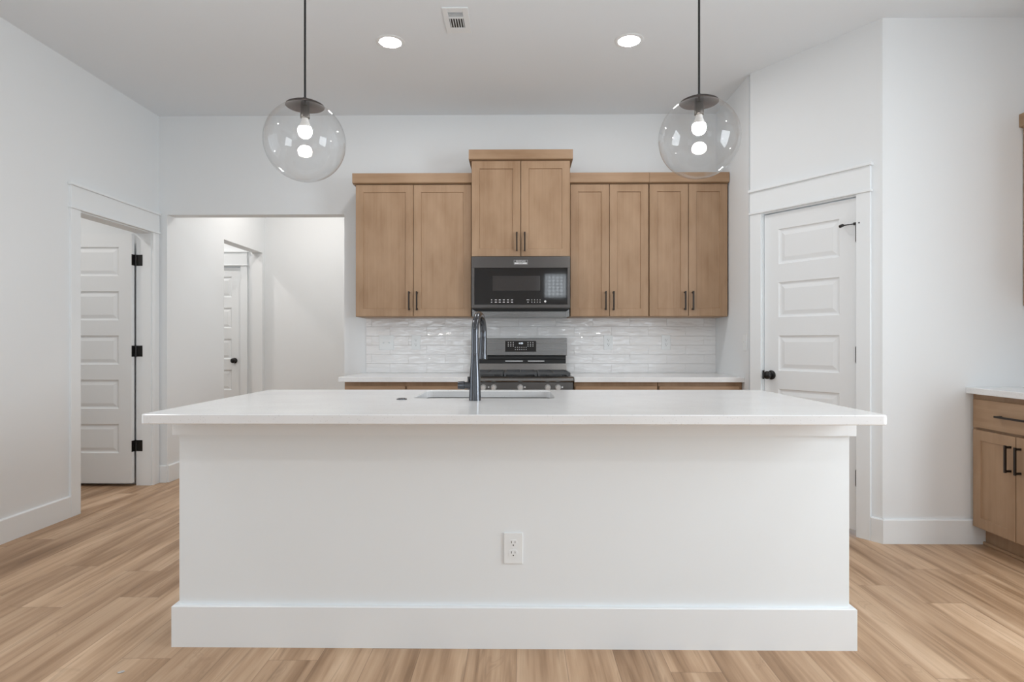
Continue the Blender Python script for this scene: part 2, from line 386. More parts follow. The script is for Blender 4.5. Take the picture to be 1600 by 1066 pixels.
struct(MB().box(-6.1, XL - T, 3.2, 3.32, 0, H), 'wall_bedroom_near', M['wall'], 'near wall of the room behind the left wall', 'wall')
struct(MB().box(-6.1, -5.98, 3.2, 5.42, 0, H), 'wall_bedroom_far', M['wall'], 'far side wall of the room behind the open door', 'wall')
struct(MB().box(-5.0, XH - T, 5.52, 5.64, 0, H), 'wall_passage_near', M['wall'], 'near wall of the passage off the hall', 'wall')
struct(MB().box(-5.0, -4.9, 5.52, YE, 0, H), 'wall_passage_far', M['wall'], 'far wall of the passage off the hall', 'wall')
struct(MB().box(EDX0 - .2, EDX1 + .2, YE + T + .5, YE + T + .56, 0, H), 'wall_closet', M['wall'], 'wall behind the closed door at the end of the passage', 'wall')

# rear wall with the three windows the daylight comes through (behind the camera)
rw = MB()
def rbox(x0, x1, z0, z1): rw.box(x0, x1, YR - T, YR, z0, z1)
WINS = [(-2.90, -1.20, 0.25, 2.35), (0.55, 1.10, 2.15, 2.75), (1.42, 3.05, 0.25, 2.08)]
rbox(XL - T, -2.90, 0, H); rbox(-2.90, -1.20, 0, 0.25); rbox(-2.90, -1.20, 2.35, H); rbox(-1.20, 0.55, 0, H)
rbox(0.55, 1.10, 0, 2.15); rbox(0.55, 1.10, 2.75, H); rbox(1.10, 1.42, 0, H); rbox(1.42, 3.05, 0, 0.25); rbox(1.42, 3.05, 2.08, H); rbox(3.05, XR + T, 0, H)
struct(rw, 'wall_rear', M['wall'], 'white rear wall of the living room with three windows', 'wall')
for i, (x0, x1, z0, z1) in enumerate(WINS):
    w = thing('window_%d' % (i + 1), ((x0 + x1) / 2, YR - T / 2, z0), ['wide white gridded window in the rear wall', 'small high gridded window in the rear wall', 'white gridded window beside the right wall'][i], 'window', kind='structure')
    hw = (x1 - x0) / 2; hh = z1 - z0
    f = MB()
    for a, b_, c, d in ((-hw, -hw + .04, 0, hh), (hw - .04, hw, 0, hh), (-hw, hw, 0, .04), (-hw, hw, hh - .04, hh)): f.box(a, b_, -.03, .03, c, d)
    nx = 6 if i == 1 else 4; nz = 8 if i == 1 else 4; bw = .010 if i == 1 else .011
    for k in range(1, nx): x = -hw + 2 * hw * k / nx; f.box(x - bw, x + bw, -.012, .012, .04, hh - .04)
    for k in range(1, nz): z = hh * k / nz; f.box(-hw + .04, hw - .04, -.011, .011, z - bw, z + bw)
    f.build('window_frame', M['trim'], w)
    MB().box(-hw + .03, hw - .03, -.003, .003, .03, hh - .03).build('pane', M['window_glass'], w)

for i, (xc, lab) in enumerate(((XL - T / 2, 'added unseen gridded window in the left wall beside the island'), (XR + T / 2, 'added unseen gridded window in the right wall beside the island'))):  # windows added out of view to let in fill light
    SW0, SW1 = (SWL, SWR)[i]
    w = thing('window_%d' % (i + 4), (xc, (SW0 + SW1) / 2, SWZ0), lab, 'window', PI / 2, kind='structure')
    hw = (SW1 - SW0) / 2; hh = SWZ1 - SWZ0; f = MB()
    for a, b_, c, d in ((-hw, -hw + .04, 0, hh), (hw - .04, hw, 0, hh), (-hw, hw, 0, .04), (-hw, hw, hh - .04, hh)): f.box(a, b_, -.03, .03, c, d)
    for k in range(1, 4): x = -hw + 2 * hw * k / 4; f.box(x - .011, x + .011, -.012, .012, .04, hh - .04)
    for k in range(1, 4): z = hh * k / 4; f.box(-hw + .04, hw - .04, -.011, .011, z - .011, z + .011)
    f.build('window_frame', M['trim'], w)
    MB().box(-hw + .03, hw - .03, -.003, .003, .03, hh - .03).build('pane', M['window_glass'], w)

# ------------------------------------------------------------------ doors and casings
def casing(name, loc, rz, x0, x1, top, depth, label, sides=(0.09, 0.09), cap_over=(0.014, 0.014)):
    """craftsman casing about a clear opening x0..x1, local -y faces the room"""
    mb = MB(); th = 0.017; wl, wr = sides
    mb.box(x0 - .006 - wl, x0 - .006, -th, 0, 0, top + .008, .0015)
    mb.box(x1 + .006, x1 + .006 + wr, -th, 0, 0, top + .008, .0015)
    a, b_ = x0 - .006 - wl, x1 + .006 + wr
    mb.box(a - cap_over[0] * .7, b_ + cap_over[1] * .7, -th - .010, 0, top + .008, top + .024, .004, 2)   # bead
    mb.box(a, b_, -th - .002, 0, top + .024, top + .162, .0012)                                        # head board
    mb.box(a - cap_over[0], b_ + cap_over[1], -th - .016, 0, top + .162, top + .180, .003, 2)            # cap
    mb.box(x0 - .019, x0, 0.0, depth, 0, top + .019); mb.box(x1, x1 + .019, 0.0, depth, 0, top + .019)   # jambs
    mb.box(x0, x1, 0.0, depth, top, top + .019)
    o = mb.build(name, M['trim']); o.location = loc; o.rotation_euler = (0, 0, rz)
    return tag(o, label, 'door trim', kind='structure')

def door_slab(name, w, z0, z1, th, parent, stile=0.105, top_rail=0.11, ph=0.235, gap=0.123, n=5):
    """moulded door: five raised panels one above the other on both faces; hinge side at x=0, leaf towards -x; faces at y=0 and y=th"""
    mb = MB(); bm = mb.bm
    rows = [z0]; z = z1 - top_rail; cells = []
    for k in range(n): cells.append((z - ph, z)); z -= ph + gap
    def ring(x0, x1, za, zb, ins, y): return [bm.verts.new(p) for p in ((x0 + ins, y, za + ins), (x1 - ins, y, za + ins), (x1 - ins, y, zb - ins), (x0 + ins, y, zb - ins))]
    for side in (0, 1):
        s = 1 if side == 0 else -1; y = 0 if side == 0 else th
        def quad(xa, xb, za, zb):
            v = [bm.verts.new(p) for p in ((xa, y, za), (xb, y, za), (xb, y, zb), (xa, y, zb))]
            bm.faces.new(v if side == 0 else v[::-1])
        xa, xb = -w, 0.0; pa, pb = xa + stile, xb - stile
        quad(xa, pa, z0, z1); quad(pb, xb, z0, z1)
        zz = z1
        for (ca, cb) in cells: quad(pa, pb, cb, zz); zz = ca
        quad(pa, pb, z0, zz)
        for (ca, cb) in cells:
            prof = [(0.0, 0.0), (0.006, 0.007), (0.014, 0.0095), (0.019, 0.0095), (0.044, 0.003), (0.046, 0.003)]
            prev = None
            for ins, dep in prof:
                r = ring(pa, pb, ca, cb, ins, y + s * dep)
                if prev:
                    for k in range(4):
                        q = [prev[k], prev[(k + 1) % 4], r[(k + 1) % 4], r[k]]
                        bm.faces.new(q if side == 0 else q[::-1])
                prev = r
            bm.faces.new(prev if side == 0 else prev[::-1])
    for q in (((-w, 0, z0), (-w, th, z0), (-w, th, z1), (-w, 0, z1)), ((0, th, z0), (0, 0, z0), (0, 0, z1), (0, th, z1)),
              ((-w, 0, z1), (-w, th, z1), (0, th, z1), (0, 0, z1)), ((-w, th, z0), (-w, 0, z0), (0, 0, z0), (0, th, z0))):
        bm.faces.new([bm.verts.new(p) for p in q])
    bmesh.ops.remove_doubles(bm, verts=bm.verts, dist=1e-5)
    bmesh.ops.recalc_face_normals(bm, faces=bm.faces)
    return mb.build(name, M['door'], parent)

def door_knob(parent, x, y, z, sgn=-1):
    """black round knob on a rosette, standing out towards sgn*y"""
    mtx = Matrix.Translation((x, y, z)) @ Matrix.Rotation(PI / 2 if sgn < 0 else -PI / 2, 4, 'X')
    kb = MB().lathe([(0.0, 0.0), (.031, 0.0), (.032, .004), (.028, .009), (.014, .012), (.011, .022), (.013, .030), (.022, .036), (.0275, .046), (.0275, .054), (.022, .062), (.010, .066), (0, .067)], 28, mtx)
    return kb.build('knob', M['black'], parent)

# door_1: open door of the left doorway (leaf swung into the far room)
casing('trim_1', (XL, 0, 0), PI / 2, DL0, DL1, DTOP, T, 'white craftsman casing around the open left doorway', (0.09, 0.084), (.014, .006))
d1 = thing('door_1', (-3.130, 4.876, 0), 'white five-panel door standing open in the left doorway', 'door', kind='structure')
door_slab('door_leaf', 0.80, 0.028, 2.048, 0.035, d1)
for z in (0.325, 1.095, 1.835):
    hb = MB()
    hb.box(-.001, .0012, 0.000, .035, z - .045, z + .045)                                   # leaf plate on the door edge
    hb.box(.014, .062, .0405, .0435, z - .045, z + .045, .001)                               # jamb plate
    hb.cyl((.006, .040, z - .046), (.006, .040, z + .046), .0065)
    hb.build('hinge', M['black'], d1)
door_knob(d1, -0.735, 0.0, 0.95)

# door_2: closed door seen through the hall
casing('trim_2', (0, YE, 0), 0, EDX0, EDX1, EDZ, T, 'white casing of the closed door beyond the hall', (0.085, 0.078))
d2 = thing('door_2', (EDX1 - .003, YE + .012, 0), 'closed white panel door seen through the hall opening', 'door', kind='structure')
door_slab('door_leaf', 0.812, 0.02, 2.034, 0.035, d2)
door_knob(d2, -0.068, 0.0, 0.955)

# door_3: pantry door in the slanted wall
casing('trim_3', P1, PANG, PO0, PO1, PTOP, T, 'white craftsman casing around the closed pantry door', (0.085, 0.082), (.006, .012))
d3 = thing('door_3', P1 + PDIR * (PO1 - .003) , 'closed white pantry door with five raised panels', 'door', PANG, kind='structure')
leaf_y = 0.010
lf = door_slab('door_leaf', 0.619, 0.034, 2.038, 0.035, d3, stile=0.104); lf.location.y = leaf_y
for z in (0.350, 1.092, 1.82):
    hb = MB(); hb.cyl((.002, .003, z - .046), (.002, .003, z + .046), .0068); hb.cyl((.002, .003, z - .052), (.002, .003, z - .046), .0045); hb.cyl((.002, .003, z + .046), (.002, .003, z + .052), .0045)
    if z > 1.5:   # hinge-pin stop on the top hinge
        hb.box(-.012, .022, -.010, .010, z + .052, z + .068, .002)
        hb.cyl((-.004, -.004, z + .060), (-.060, -.030, z + .056), .0035); hb.cyl((-.060, -.036, z + .056), (-.082, -.024, z + .054), .0095)
        hb.cyl((.014, -.004, z + .060), (.030, -.018, z + .060), .005)
    hb.build('hinge', M['black'], d3)
door_knob(d3, -0.566, leaf_y, 0.945)
MB().box(-.6265, -.6225, -.004, .020, .915, .975, .001).build('strike_plate', M['black'], d3)

# ------------------------------------------------------------------ baseboards
BBH, BBT = 0.142, 0.015
def baseboard(name, a, b, nrm, label):
    """board along a->b on a wall whose room side is nrm"""
    a, b = Vector((*a, 0)), Vector((*b, 0)); d = b - a; ang = math.atan2(d.y, d.x)
    left = Vector((-d.y, d.x, 0)).normalized(); s = 1 if left.dot(Vector((*nrm, 0))) > 0 else -1
    o = MB().prism([(0, 0), (s * BBT, 0), (s * BBT, BBH - .006), (s * (BBT - .005), BBH), (0, BBH)], 0, 0, d.length).build(name, M['trim'])
    o.location = a; o.rotation_euler = (0, 0, ang)
    return tag(o, label, 'baseboard', kind='structure')
baseboard('baseboard_left', (XL, YR), (XL, DL0 - .096), (1, 0), 'tall white baseboard along the left wall')
baseboard('baseboard_corner', (XL + .0, YB), (XH, YB), (0, -1), 'short white baseboard in the corner beside the left doorway')
baseboard('baseboard_hall', (XH, YB + .0), (XH, HO0), (1, 0), 'white baseboard running into the hall')
baseboard('baseboard_end', (EDX1 + .09, YE), (-1.45, YE), (0, -1), 'white baseboard at the end of the hall')
q = P1 + PDIR * (PO1 + .090)
baseboard('baseboard_pantry', (q.x, q.y), (P2.x + .006, P2.y - .009), (-.83, -.56), 'short white baseboard right of the pantry door casing')
baseboard('baseboard_front', (P2.x - .006, P2.y), (2.735, P2.y), (0, -1), 'white baseboard between the pantry corner and the right cabinets')
baseboard('baseboard_rear', (XL, YR), (XR, YR), (0, 1), 'white baseboard under the rear windows')
baseboard('baseboard_right', (XR, YR), (XR, 2.92), (-1, 0), 'white baseboard along the right wall')

# ------------------------------------------------------------------ cabinets
def shaker(mb, x0, x1, z0, z1, y0, th=0.019, fr=0.058, rec=0.007):
    """shaker front: faces -y at y0, thickness th behind it"""
    bm = mb.bm; b2 = bmesh.new(); e = .0016
    def ring(ins, y): return [b2.verts.new(p) for p in ((x0 + ins, y, z0 + ins), (x1 - ins, y, z0 + ins), (x1 - ins, y, z1 - ins), (x0 + ins, y, z1 - ins))]
    prof = [(0, y0 + th), (0, y0 + e), (e, y0), (fr, y0), (fr + .0025, y0 + rec), (fr + .01, y0 + rec)]
    R = [ring(*p) for p in prof]
    for A, B in zip(R, R[1:]):
        for k in range(4): b2.faces.new([A[k], A[(k + 1) % 4], B[(k + 1) % 4], B[k]])
    b2.faces.new(R[-1]); b2.faces.new(R[0][::-1])
    bmesh.ops.recalc_face_normals(b2, faces=b2.faces)
    mb.merge(b2); return mb
def bar_handle(parent, p0, p1, y0, out=0.030, r=0.0055):
    """square bar pull between p0 and p1 (x,z), standing out from face y0 towards -y"""
    (x0, z0), (x1, z1) = p0, p1; mb = MB()
    vert = abs(z1 - z0) > abs(x1 - x0)
    mb.box(min(x0, x1) - r, max(x0, x1) + r, y0 - out - r, y0 - out + r, min(z0, z1) - r, max(z0, z1) + r, .0012)
    for (x, z) in ((x0, z0), (x1, z1)):
        if vert: zz = z + (.004 if z == min(z0, z1) else -.004); mb.box(x - r, x + r, y0 - out, y0, zz - r, zz + r)
        else: xx = x + (.004 if x == min(x0, x1) else -.004); mb.box(xx - r, xx + r, y0 - out, y0, z - r, z + r)
    return mb.build('handle', M['bronze'], parent)

def upper_cabinet(x0, x1, z0, z1, yface, crown_h, label, over=(0, 0), hz=(0.055, 0.19), yb=YB - .001, rz=0.0, loc=None, group='wood upper cabinets on the back wall'):
    """local x is centred, local -y faces the room, origin at the bottom back edge"""
    hw = (x1 - x0) / 2; dep = yb - yface; h = z1 - z0
    t = thing('upper_cabinet', loc or ((x0 + x1) / 2, yb, z0), label, 'cabinet', rz, group)
    c = MB(); fy = -dep + .020
    c.box(-hw, hw, fy, 0, 0, h, .0008)
    c.build('carcass', M['wood'], t)
    g = .0022
    for s in (-1, 1):
        a, b_ = (-hw + .004, -g / 1.0) if s < 0 else (g, hw - .004)
        d = shaker(MB(), a, b_, .004, h - .004, -dep).build('door', M['wood'], t)
        hx = s * (g + .028)
        bar_handle(d, (hx, hz[0]), (hx, hz[1]), -dep)
    cr = MB(); o = .020
    cr.prism([(-dep - o, h + .006), (-dep - o, h + crown_h), (0, h + crown_h), (0, h), (-dep + .004, h), (-dep - .006, h + .004)], 0, -hw - over[0], hw + over[1])
    cr.build('crown_moulding', M['wood_x'], t)
    return t
UZ0, UZ1 = 1.365, 2.395
upper_cabinet(-1.273, -0.368, UZ0, UZ1, 4.710, .080, 'wide wood upper cabinet left of the microwave', (.018, 0))
upper_cabinet(-0.366, 0.392, 1.822, 2.560, 4.655, .078, 'raised two-door wood cabinet above the microwave', (.018, .018), (.045, .180))
upper_cabinet(0.394, 1.003, UZ0, UZ1, 4.710, .080, 'wood upper cabinet just right of the microwave', (0, 0))
upper_cabinet(1.005, 1.612, UZ0, UZ1, 4.710, .080, 'wood upper cabinet at the right end beside the side wall', (0, .004))

def base_cabinet(w, dep, label, ndoors=2, loc=(0, 0, 0), rz=0.0, group='wood base cabinets under the back counter', left_fill=0.0, right_fill=0.0, top=0.8785, pull=True, dr_h=0.155):
    """origin at floor, centre of the back edge; local -y faces the room; dep to the door faces"""
    t = thing('base_cabinet', loc, label, 'cabinet', rz, group)
    hw = w / 2; f = -dep + .020
    c = MB(); c.box(-hw - left_fill, hw + right_fill, f, 0, .105, top, .0006); c.box(-hw - left_fill, hw + right_fill, f + .062, -.02, 0, .105)
    c.build('carcass', M['wood'], t)
    MB().box(-hw - left_fill, hw + right_fill, f + .046, f + .062, .0, .018, .004, 2).build('shoe_moulding', M['wood_x'], t)
    ztop = top - .030; zd = ztop - dr_h
    dr = MB().box(-hw + .006, hw - .006, -dep, -dep + .019, zd, ztop, .0016).build('drawer', M['wood_x'], t)
    if pull: bar_handle(dr, (-.10, (zd + ztop) / 2), (.10, (zd + ztop) / 2), -dep)
    g = .0022; z0, z1 = .112, zd - .014
    xs = [(-hw + .006, -g), (g, hw - .006)] if ndoors == 2 else [(-hw + .006, hw - .006)]
    for k, (a, b_) in enumerate(xs):
        d = shaker(MB(), a, b_, z0, z1, -dep).build('door', M['wood'], t)
        hx = (b_ - .030) if k == 0 else (a + .030)
        bar_handle(d, (hx, z1 - .19), (hx, z1 - .055), -dep)
    return t
YBASE = 4.412
dep = YB - YBASE - .001
base_cabinet(0.452, dep, 'wood base cabinet at the left end of the back counter', 1, (-1.049, YB - .001, 0))
base_cabinet(0.453, dep, 'wood base cabinet left of the range', 1, (-0.596, YB - .001, 0))
base_cabinet(0.606, dep, 'wood base cabinet just right of the range', 2, (0.703, YB - .001, 0))
base_cabinet(0.588, dep, 'wood base cabinet beside the side wall at the right end', 2, (1.304, YB - .001, 0), right_fill=.018)

def slab_counter(name, x0, x1, y0, y1, z0, z1, label, bevel=.003): return tag(MB().box(x0, x1, y0, y1, z0, z1, bevel, 2).build(name, M['quartz']), label, 'countertop')
slab_counter('countertop', -1.309, -0.370, 4.385, YB - .001, .879, .914, 'white quartz countertop left of the range')
slab_counter('countertop', 0.398, 1.6195, 4.385, YB - .001, .879, .914, 'white quartz countertop between range and side wall')

# backsplash tile on the back wall
struct(MB().box(-1.265, 1.619, YB - .0085, YB, .9142, 1.3645), 'wall_backsplash', M['tile'], 'glossy white subway tile backsplash behind the range', 'backsplash')

# right-hand cabinets (face the room towards -x)
RZ = -PI / 2
base_cabinet(0.615, XR - 2.612, 'wood base cabinet with black pulls on the right wall', 2, (XR - .001, P2.y - .020 - .3075, 0), RZ, None, left_fill=.018, top=.872, dr_h=.160)
tag(MB().box(2.588, XR - .001, 2.905, P2.y - .001, .8722, .9072, .003, 2).build('countertop', M['quartz']), 'white quartz countertop at the right edge', 'countertop')
upper_cabinet(-.31, .31, UZ0, UZ1, 0, .080, 'wood upper cabinet on the right wall', (0, 0), yb=.325, rz=RZ, loc=(XR - .001, P2.y - .002 - .31, UZ0 + .01), group=None)

# ------------------------------------------------------------------ island
IX0, IX1, IY0, IY1 = -1.311, 1.258, 2.332, 3.215
isl = thing('kitchen_island', ((IX0 + IX1) / 2, (IY0 + IY1) / 2, 0), 'long white kitchen island in the middle of the room', 'kitchen island')
cx, cy = isl.location.x, isl.location.y
b = MB()
for x0, x1, y0, y1 in ((IX0, IX1, IY0, IY0 + .02), (IX0, IX1, IY1 - .02, IY1), (IX0, IX0 + .02, IY0 + .02, IY1 - .02), (IX1 - .02, IX1, IY0 + .02, IY1 - .02)):
    b.box(x0 - cx, x1 - cx, y0 - cy, y1 - cy, 0.0, .8785)
b.build('body', M['island'], isl)
def ring_board(x0, x1, y0, y1, th, z0, z1, lip=.004):
    """mitred board round the outside of the island"""
    mb = MB(); bm = mb.bm
    prof = [(0, z0), (th, z0), (th, z1 - lip), (th - lip, z1), (0, z1)]
    rings = []
    for o, z in prof: rings.append([bm.verts.new(p) for p in ((x0 - o, y0 - o, z), (x1 + o, y0 - o, z), (x1 + o, y1 + o, z), (x0 - o, y1 + o, z))])
    rings.append(rings[0])
    for A, B in zip(rings, rings[1:]):
        for k in range(4): bm.faces.new([A[k], A[(k + 1) % 4], B[(k + 1) % 4], B[k]])
    bmesh.ops.recalc_face_normals(bm, faces=bm.faces)
    return mb
ring_board(IX0 - cx, IX1 - cx, IY0 - cy, IY1 - cy, .020, 0, .158).build('baseboard', M['trim'], isl)
ring_board(IX0 - cx, IX1 - cx, IY0 - cy, IY1 - cy, .018, .812, .8785, .001).build('top_trim', M['trim'], isl)

# island countertop with the sink cut out
def rrect(x0, x1, y0, y1, r, n=6):
    pts = []
    for (px, py, a0) in ((x1 - r, y0 + r, -PI / 2), (x1 - r, y1 - r, 0), (x0 + r, y1 - r, PI / 2), (x0 + r, y0 + r, PI)):
        for k in range(n + 1):
            a = a0 + PI / 2 * k / n; pts.append((px + r * math.cos(a), py + r * math.sin(a)))
    return pts
SX0, SX1, SY0, SY1 = -0.478, 0.160, 2.745, 3.175
def counter_with_hole():
    mb = MB(); bm = mb.bm; z0, z1, e = .879, .914, .0028
    o_in = rrect(-1.334 + e, 1.282 - e, 2.120 + e, 3.245 - e, .018, 6); o_out = rrect(-1.334, 1.282, 2.120, 3.245, .020, 6)
    hole = rrect(SX0, SX1, SY0, SY1, .030, 6); hole_in = rrect(SX0 - e, SX1 + e, SY0 - e, SY1 + e, .032, 6)
    def ring(pts, z): return [bm.verts.new((x, y, z)) for x, y in pts]
    T1, T2 = ring(o_in, z1), ring(hole_in, z1)
    E1, E2 = ring(o_out, z1 - e), ring(o_out, z0 + e); B1 = ring(o_in, z0)
    H1, H2 = ring(hole, z1 - e), ring(hole, z0)
    n = len(T1)
    def strip(A, B):
        for k in range(n): bm.faces.new([A[k], A[(k + 1) % n], B[(k + 1) % n], B[k]])
    strip(T1, E1); strip(E1, E2); strip(E2, B1); strip(T2, H1); strip(H1, H2)
    strip(T1, T2); strip(B1, H2)
    bmesh.ops.recalc_face_normals(bm, faces=bm.faces)
    return mb.build('island_countertop', M['quartz'])
tag(counter_with_hole(), 'large white speckled quartz top of the island', 'countertop')

# undermount sink
sk = thing('sink', ((SX0 + SX1) / 2, (SY0 + SY1) / 2, .655), 'undermount steel sink sunk into the island countertop', 'sink')
sm = MB(); bm = sm.bm; hx, hy = (SX1 - SX0) / 2 + .006, (SY1 - SY0) / 2 + .006
def skring(o, r, z): return [bm.verts.new((x, y, z)) for x, y in rrect(-hx - o, hx + o, -hy - o, hy + o, r, 6)]
R = [skring(.011, .03, .2232), skring(0, .034, .2232), skring(-.004, .034, .215), skring(-.010, .04, .03), skring(-.03, .05, .012), skring(-.10, .06, .008)]
for A, B in zip(R, R[1:]):
    for k in range(len(A)): bm.faces.new([A[k], A[(k + 1) % len(A)], B[(k + 1) % len(A)], B[k]])
bm.faces.new(R[-1])
for f in bm.faces: f.smooth = True
sm.build('basin', M['sink'], sk)
MB().lathe([(0, .0075), (.045, .0095), (.050, .0105), (.052, .008)], 28).build('drain', M['steel_light'], sk)

# faucet
fx, fy, fz = -0.192, 2.645, .914
fa = thing('faucet', (fx, fy, fz), 'tall gunmetal pull-down faucet on the island beside the sink', 'faucet')
MB().lathe([(0, 0), (.0265, 0), (.0265, .004), (.0255, .03), (.0245, .075), (.0225, .115), (.0185, .165), (.0165, .205), (.016, .2065), (0, .2065)], 32).build('body', M['gun'], fa)
pts, rad = [], []
dirv = Vector((.13, .99, 0)).normalized(); Rg = .098
for k in range(8): pts.append(Vector((0, 0, .205 + k * .0125))); rad.append(.0155)
zc = .205 + 7 * .0125
for k in range(1, 25):
    a = PI * 1.06 * k / 24
    pts.append(dirv * (Rg - Rg * math.cos(a)) + Vector((0, 0, zc + Rg * .86 * math.sin(a)))); rad.append(.0155)
MB().tube(pts, rad, 20).build('spout', M['gun'], fa)
e = pts[-1]; dn = (pts[-1] - pts[-2]).normalized()
MB().tube([e, e + dn * .004, e + dn * .03, e + dn * .075, e + dn * .100, e + dn * .105], [.0165, .017, .0175, .0195, .021, .0195], 24).build('spray_head', M['gun'], fa)
MB().cyl((-.018, 0, .066), (-.045, 0, .066), .0150, .0150).cyl((-.046, 0, .066), (-.074, 0, .066), .0185, .0165).cyl((-.0455, 0, .066), (-.0460, 0, .066), .013).tube([(-.027, -.002, .080), (-.0275, -.004, .092), (-.0285, -.006, .103)], [.0045, .004, .0042], 12).build('handle', M['gun'], fa)

# air switch button beside the faucet
asw = thing('air_switch', (-.520, 2.690, .914), 'small dark round button set flush beside the island sink', 'switch')
MB().lathe([(0, 0), (.0235, 0), (.0235, .002), (.021, .0035), (.017, .0035), (.0165, .003), (0, .003)], 28).build('escutcheon', M['gun'], asw)
MB().lathe([(0, .003), (.0155, .003), (.0150, .0055), (0, .0062)], 24).build('button', M['gun'], asw)

# ------------------------------------------------------------------ outlets and switches
def outlet_proto(name, label, cat='outlet', group=None):
    t = thing(name, (0, 0, 0), label, cat, 0, group)
    MB().prism([(-.0365, -.0595), (.0365, -.0595), (.0365, .0595), (-.0365, .0595)], 1, -.0055, 0, .0022, 2).build('plate', M['plate'], t)
    for s in (-1, 1):
        zc = s * .0195
        r = MB(); pts = []
        for k in range(28):
            a = 2 * PI * k / 28; pts.append((.0172 * math.cos(a), zc + max(-.0135, min(.0135, .0172 * math.sin(a)))))
        r.prism(pts, 1, -.0068, -.0050)
        rc = r.build('receptacle', M['plate'], t)
        sl = MB().box(-.0080, -.0058, -.0071, -.0060, zc + .0005, zc + .0090).box(.0058, .0076, -.0071, -.0060, zc + .0015, zc + .0085)
        sl.cyl((0, -.0060, zc - .0068), (0, -.0071, zc - .0068), .0026, seg=12)
        sl.build('slots', M['slot'], rc)
    MB().cyl((0, -.0050, 0), (0, -.0066, 0), .0028, seg=12).build('screw', M['plate'], t)
    return t
o0 = outlet_proto('outlet', 'white duplex outlet low on the front of the island')
o0.location = (-.022, IY0, .378)
YT = YB - .0085
for (x, lab) in ((-.852, 'white outlet in the tile beside the double switch'), (.735, 'white outlet in the tile nearest the range on its right'), (1.210, 'white outlet in the tile near the side wall')):
    c = copy_tree(o0); c.location = (x, YT, 1.166); c['label'] = lab; c['group'] = 'outlets in the backsplash'
# double gang switch
sw = thing('light_switch', (-1.098, YT, 1.165), 'double white wall switch at the left end of the backsplash', 'switch')
MB().prism([(-.060, -.0595), (.060, -.0595), (.060, .0595), (-.060, .0595)], 1, -.0055, 0, .0022, 2).build('plate', M['plate'], sw)
for x in (-.023, .023):
    tg = MB().box(x - .0055, x + .0055, -.0068, -.0050, -.0125, .0125); tg.prism([(-.0055, -.008), (-.0155, .002), (-.0155, .007), (-.0055, .004)], 0, x - .004, x + .004)
    tg.build('toggle', M['plate'], sw)
s2 = thing('light_switch', (P1.x, 4.372, 1.166), 'single white switch on the narrow side wall beside the pantry', 'switch', -PI / 2)
MB().prism([(-.0365, -.0595), (.0365, -.0595), (.0365, .0595), (-.0365, .0595)], 1, -.0055, 0, .0022, 2).build('plate', M['plate'], s2)
MB().box(-.0055, .0055, -.0068, -.0050, -.0125, .0125).prism([(-.0055, -.004), (-.0155, .003), (-.0155, .008), (-.0055, .006)], 0, -.004, .004).build('toggle', M['plate'], s2)

# ------------------------------------------------------------------ microwave
mx0, mx1, mz0, mz1 = -.362, .388, 1.364, 1.8205
mw = thing('microwave', ((mx0 + mx1) / 2, YB - .001, mz0), 'dark stainless over-the-range microwave with black glass front', 'microwave')
mhw = (mx1 - mx0) / 2; mh = mz1 - mz0; MD = YB - .001 - 4.625
MB().box(-mhw, mhw, -MD + .030, 0, .058, mh, .002).build('housing', M['steel'], mw)
# front frame: top strip, sides, bottom lip
f = MB(); gx0, gx1, gz0, gz1 = -mhw + .022, mhw - .020, .090, mh - .088
f.box(-mhw, mhw, -MD, -MD + .029, gz1, mh - .001, .002, 2); f.box(-mhw, gx0, -MD, -MD + .029, gz0, gz1, .001); f.box(gx1, mhw, -MD, -MD + .029, gz0, gz1, .001)
f.box(-mhw, mhw, -MD, -MD + .029, gz0 - .026, gz0, .002, 2)
f.build('front_frame', M['steel'], mw)
dg = MB().box(gx0, gx1, -MD + .003, -MD + .028, gz0, gz1).build('glass_door', M['glass_black'], mw)
MB().box(-.215, .148, -MD + .0022, -MD + .0032, gz0 + .105, gz1 - .060).build('viewing_window', M['window_grey'], dg)
# recessed underside with vent slot and lower lip
u = MB(); u.box(-mhw + .006, mhw - .006, -MD + .060, -.01, .044, .058, .001)
u.build('underside', M['slot'], mw)
lp = MB(); lp.prism([(-mhw + .030, .0), (mhw - .030, .0), (mhw - .030, .040), (-mhw + .030, .040)], 1, -MD + .055, -.01)
lp.prism([(-mhw + .002, .002), (-mhw + .030, .002), (-mhw + .030, .040), (-mhw + .002, .056)], 1, -MD + .045, -.01); lp.prism([(mhw - .030, .002), (mhw - .002, .002), (mhw - .002, .056), (mhw - .030, .040)], 1, -MD + .045, -.01)
lp.build('vent_hood', M['steel_light'], mw)
# control marks in two rows
def key_row(mb, x0, n, dx, w, h, z):
    for k in range(n):
        x = x0 + dx * k; mb.box(x - w / 2, x + w / 2, -MD + .0018, -MD + .0032, z - h / 2, z + h / 2)
kl, kr = MB(), MB()
for z in (gz0 + .036, gz0 + .019):
    key_row(kl, -.222, 1, .03, .009, .005, z); key_row(kl, -.190, 1, .03, .016, .005, z); key_row(kl, -.160, 4, .031, .015, .005, z)
    key_row(kr, .055, 1, .03, .022 if z > gz0 + .03 else .010, .004, z); key_row(kr, .084, 4, .021, .005, .005, z)
kl.build('keypad', M['ink'], dg); kr.build('keypad', M['ink'], dg)
MB().cyl((.186, -MD + .0032, gz0 + .024), (.186, -MD + .0016, gz0 + .024), .008).build('start_button', M['ink'], dg)
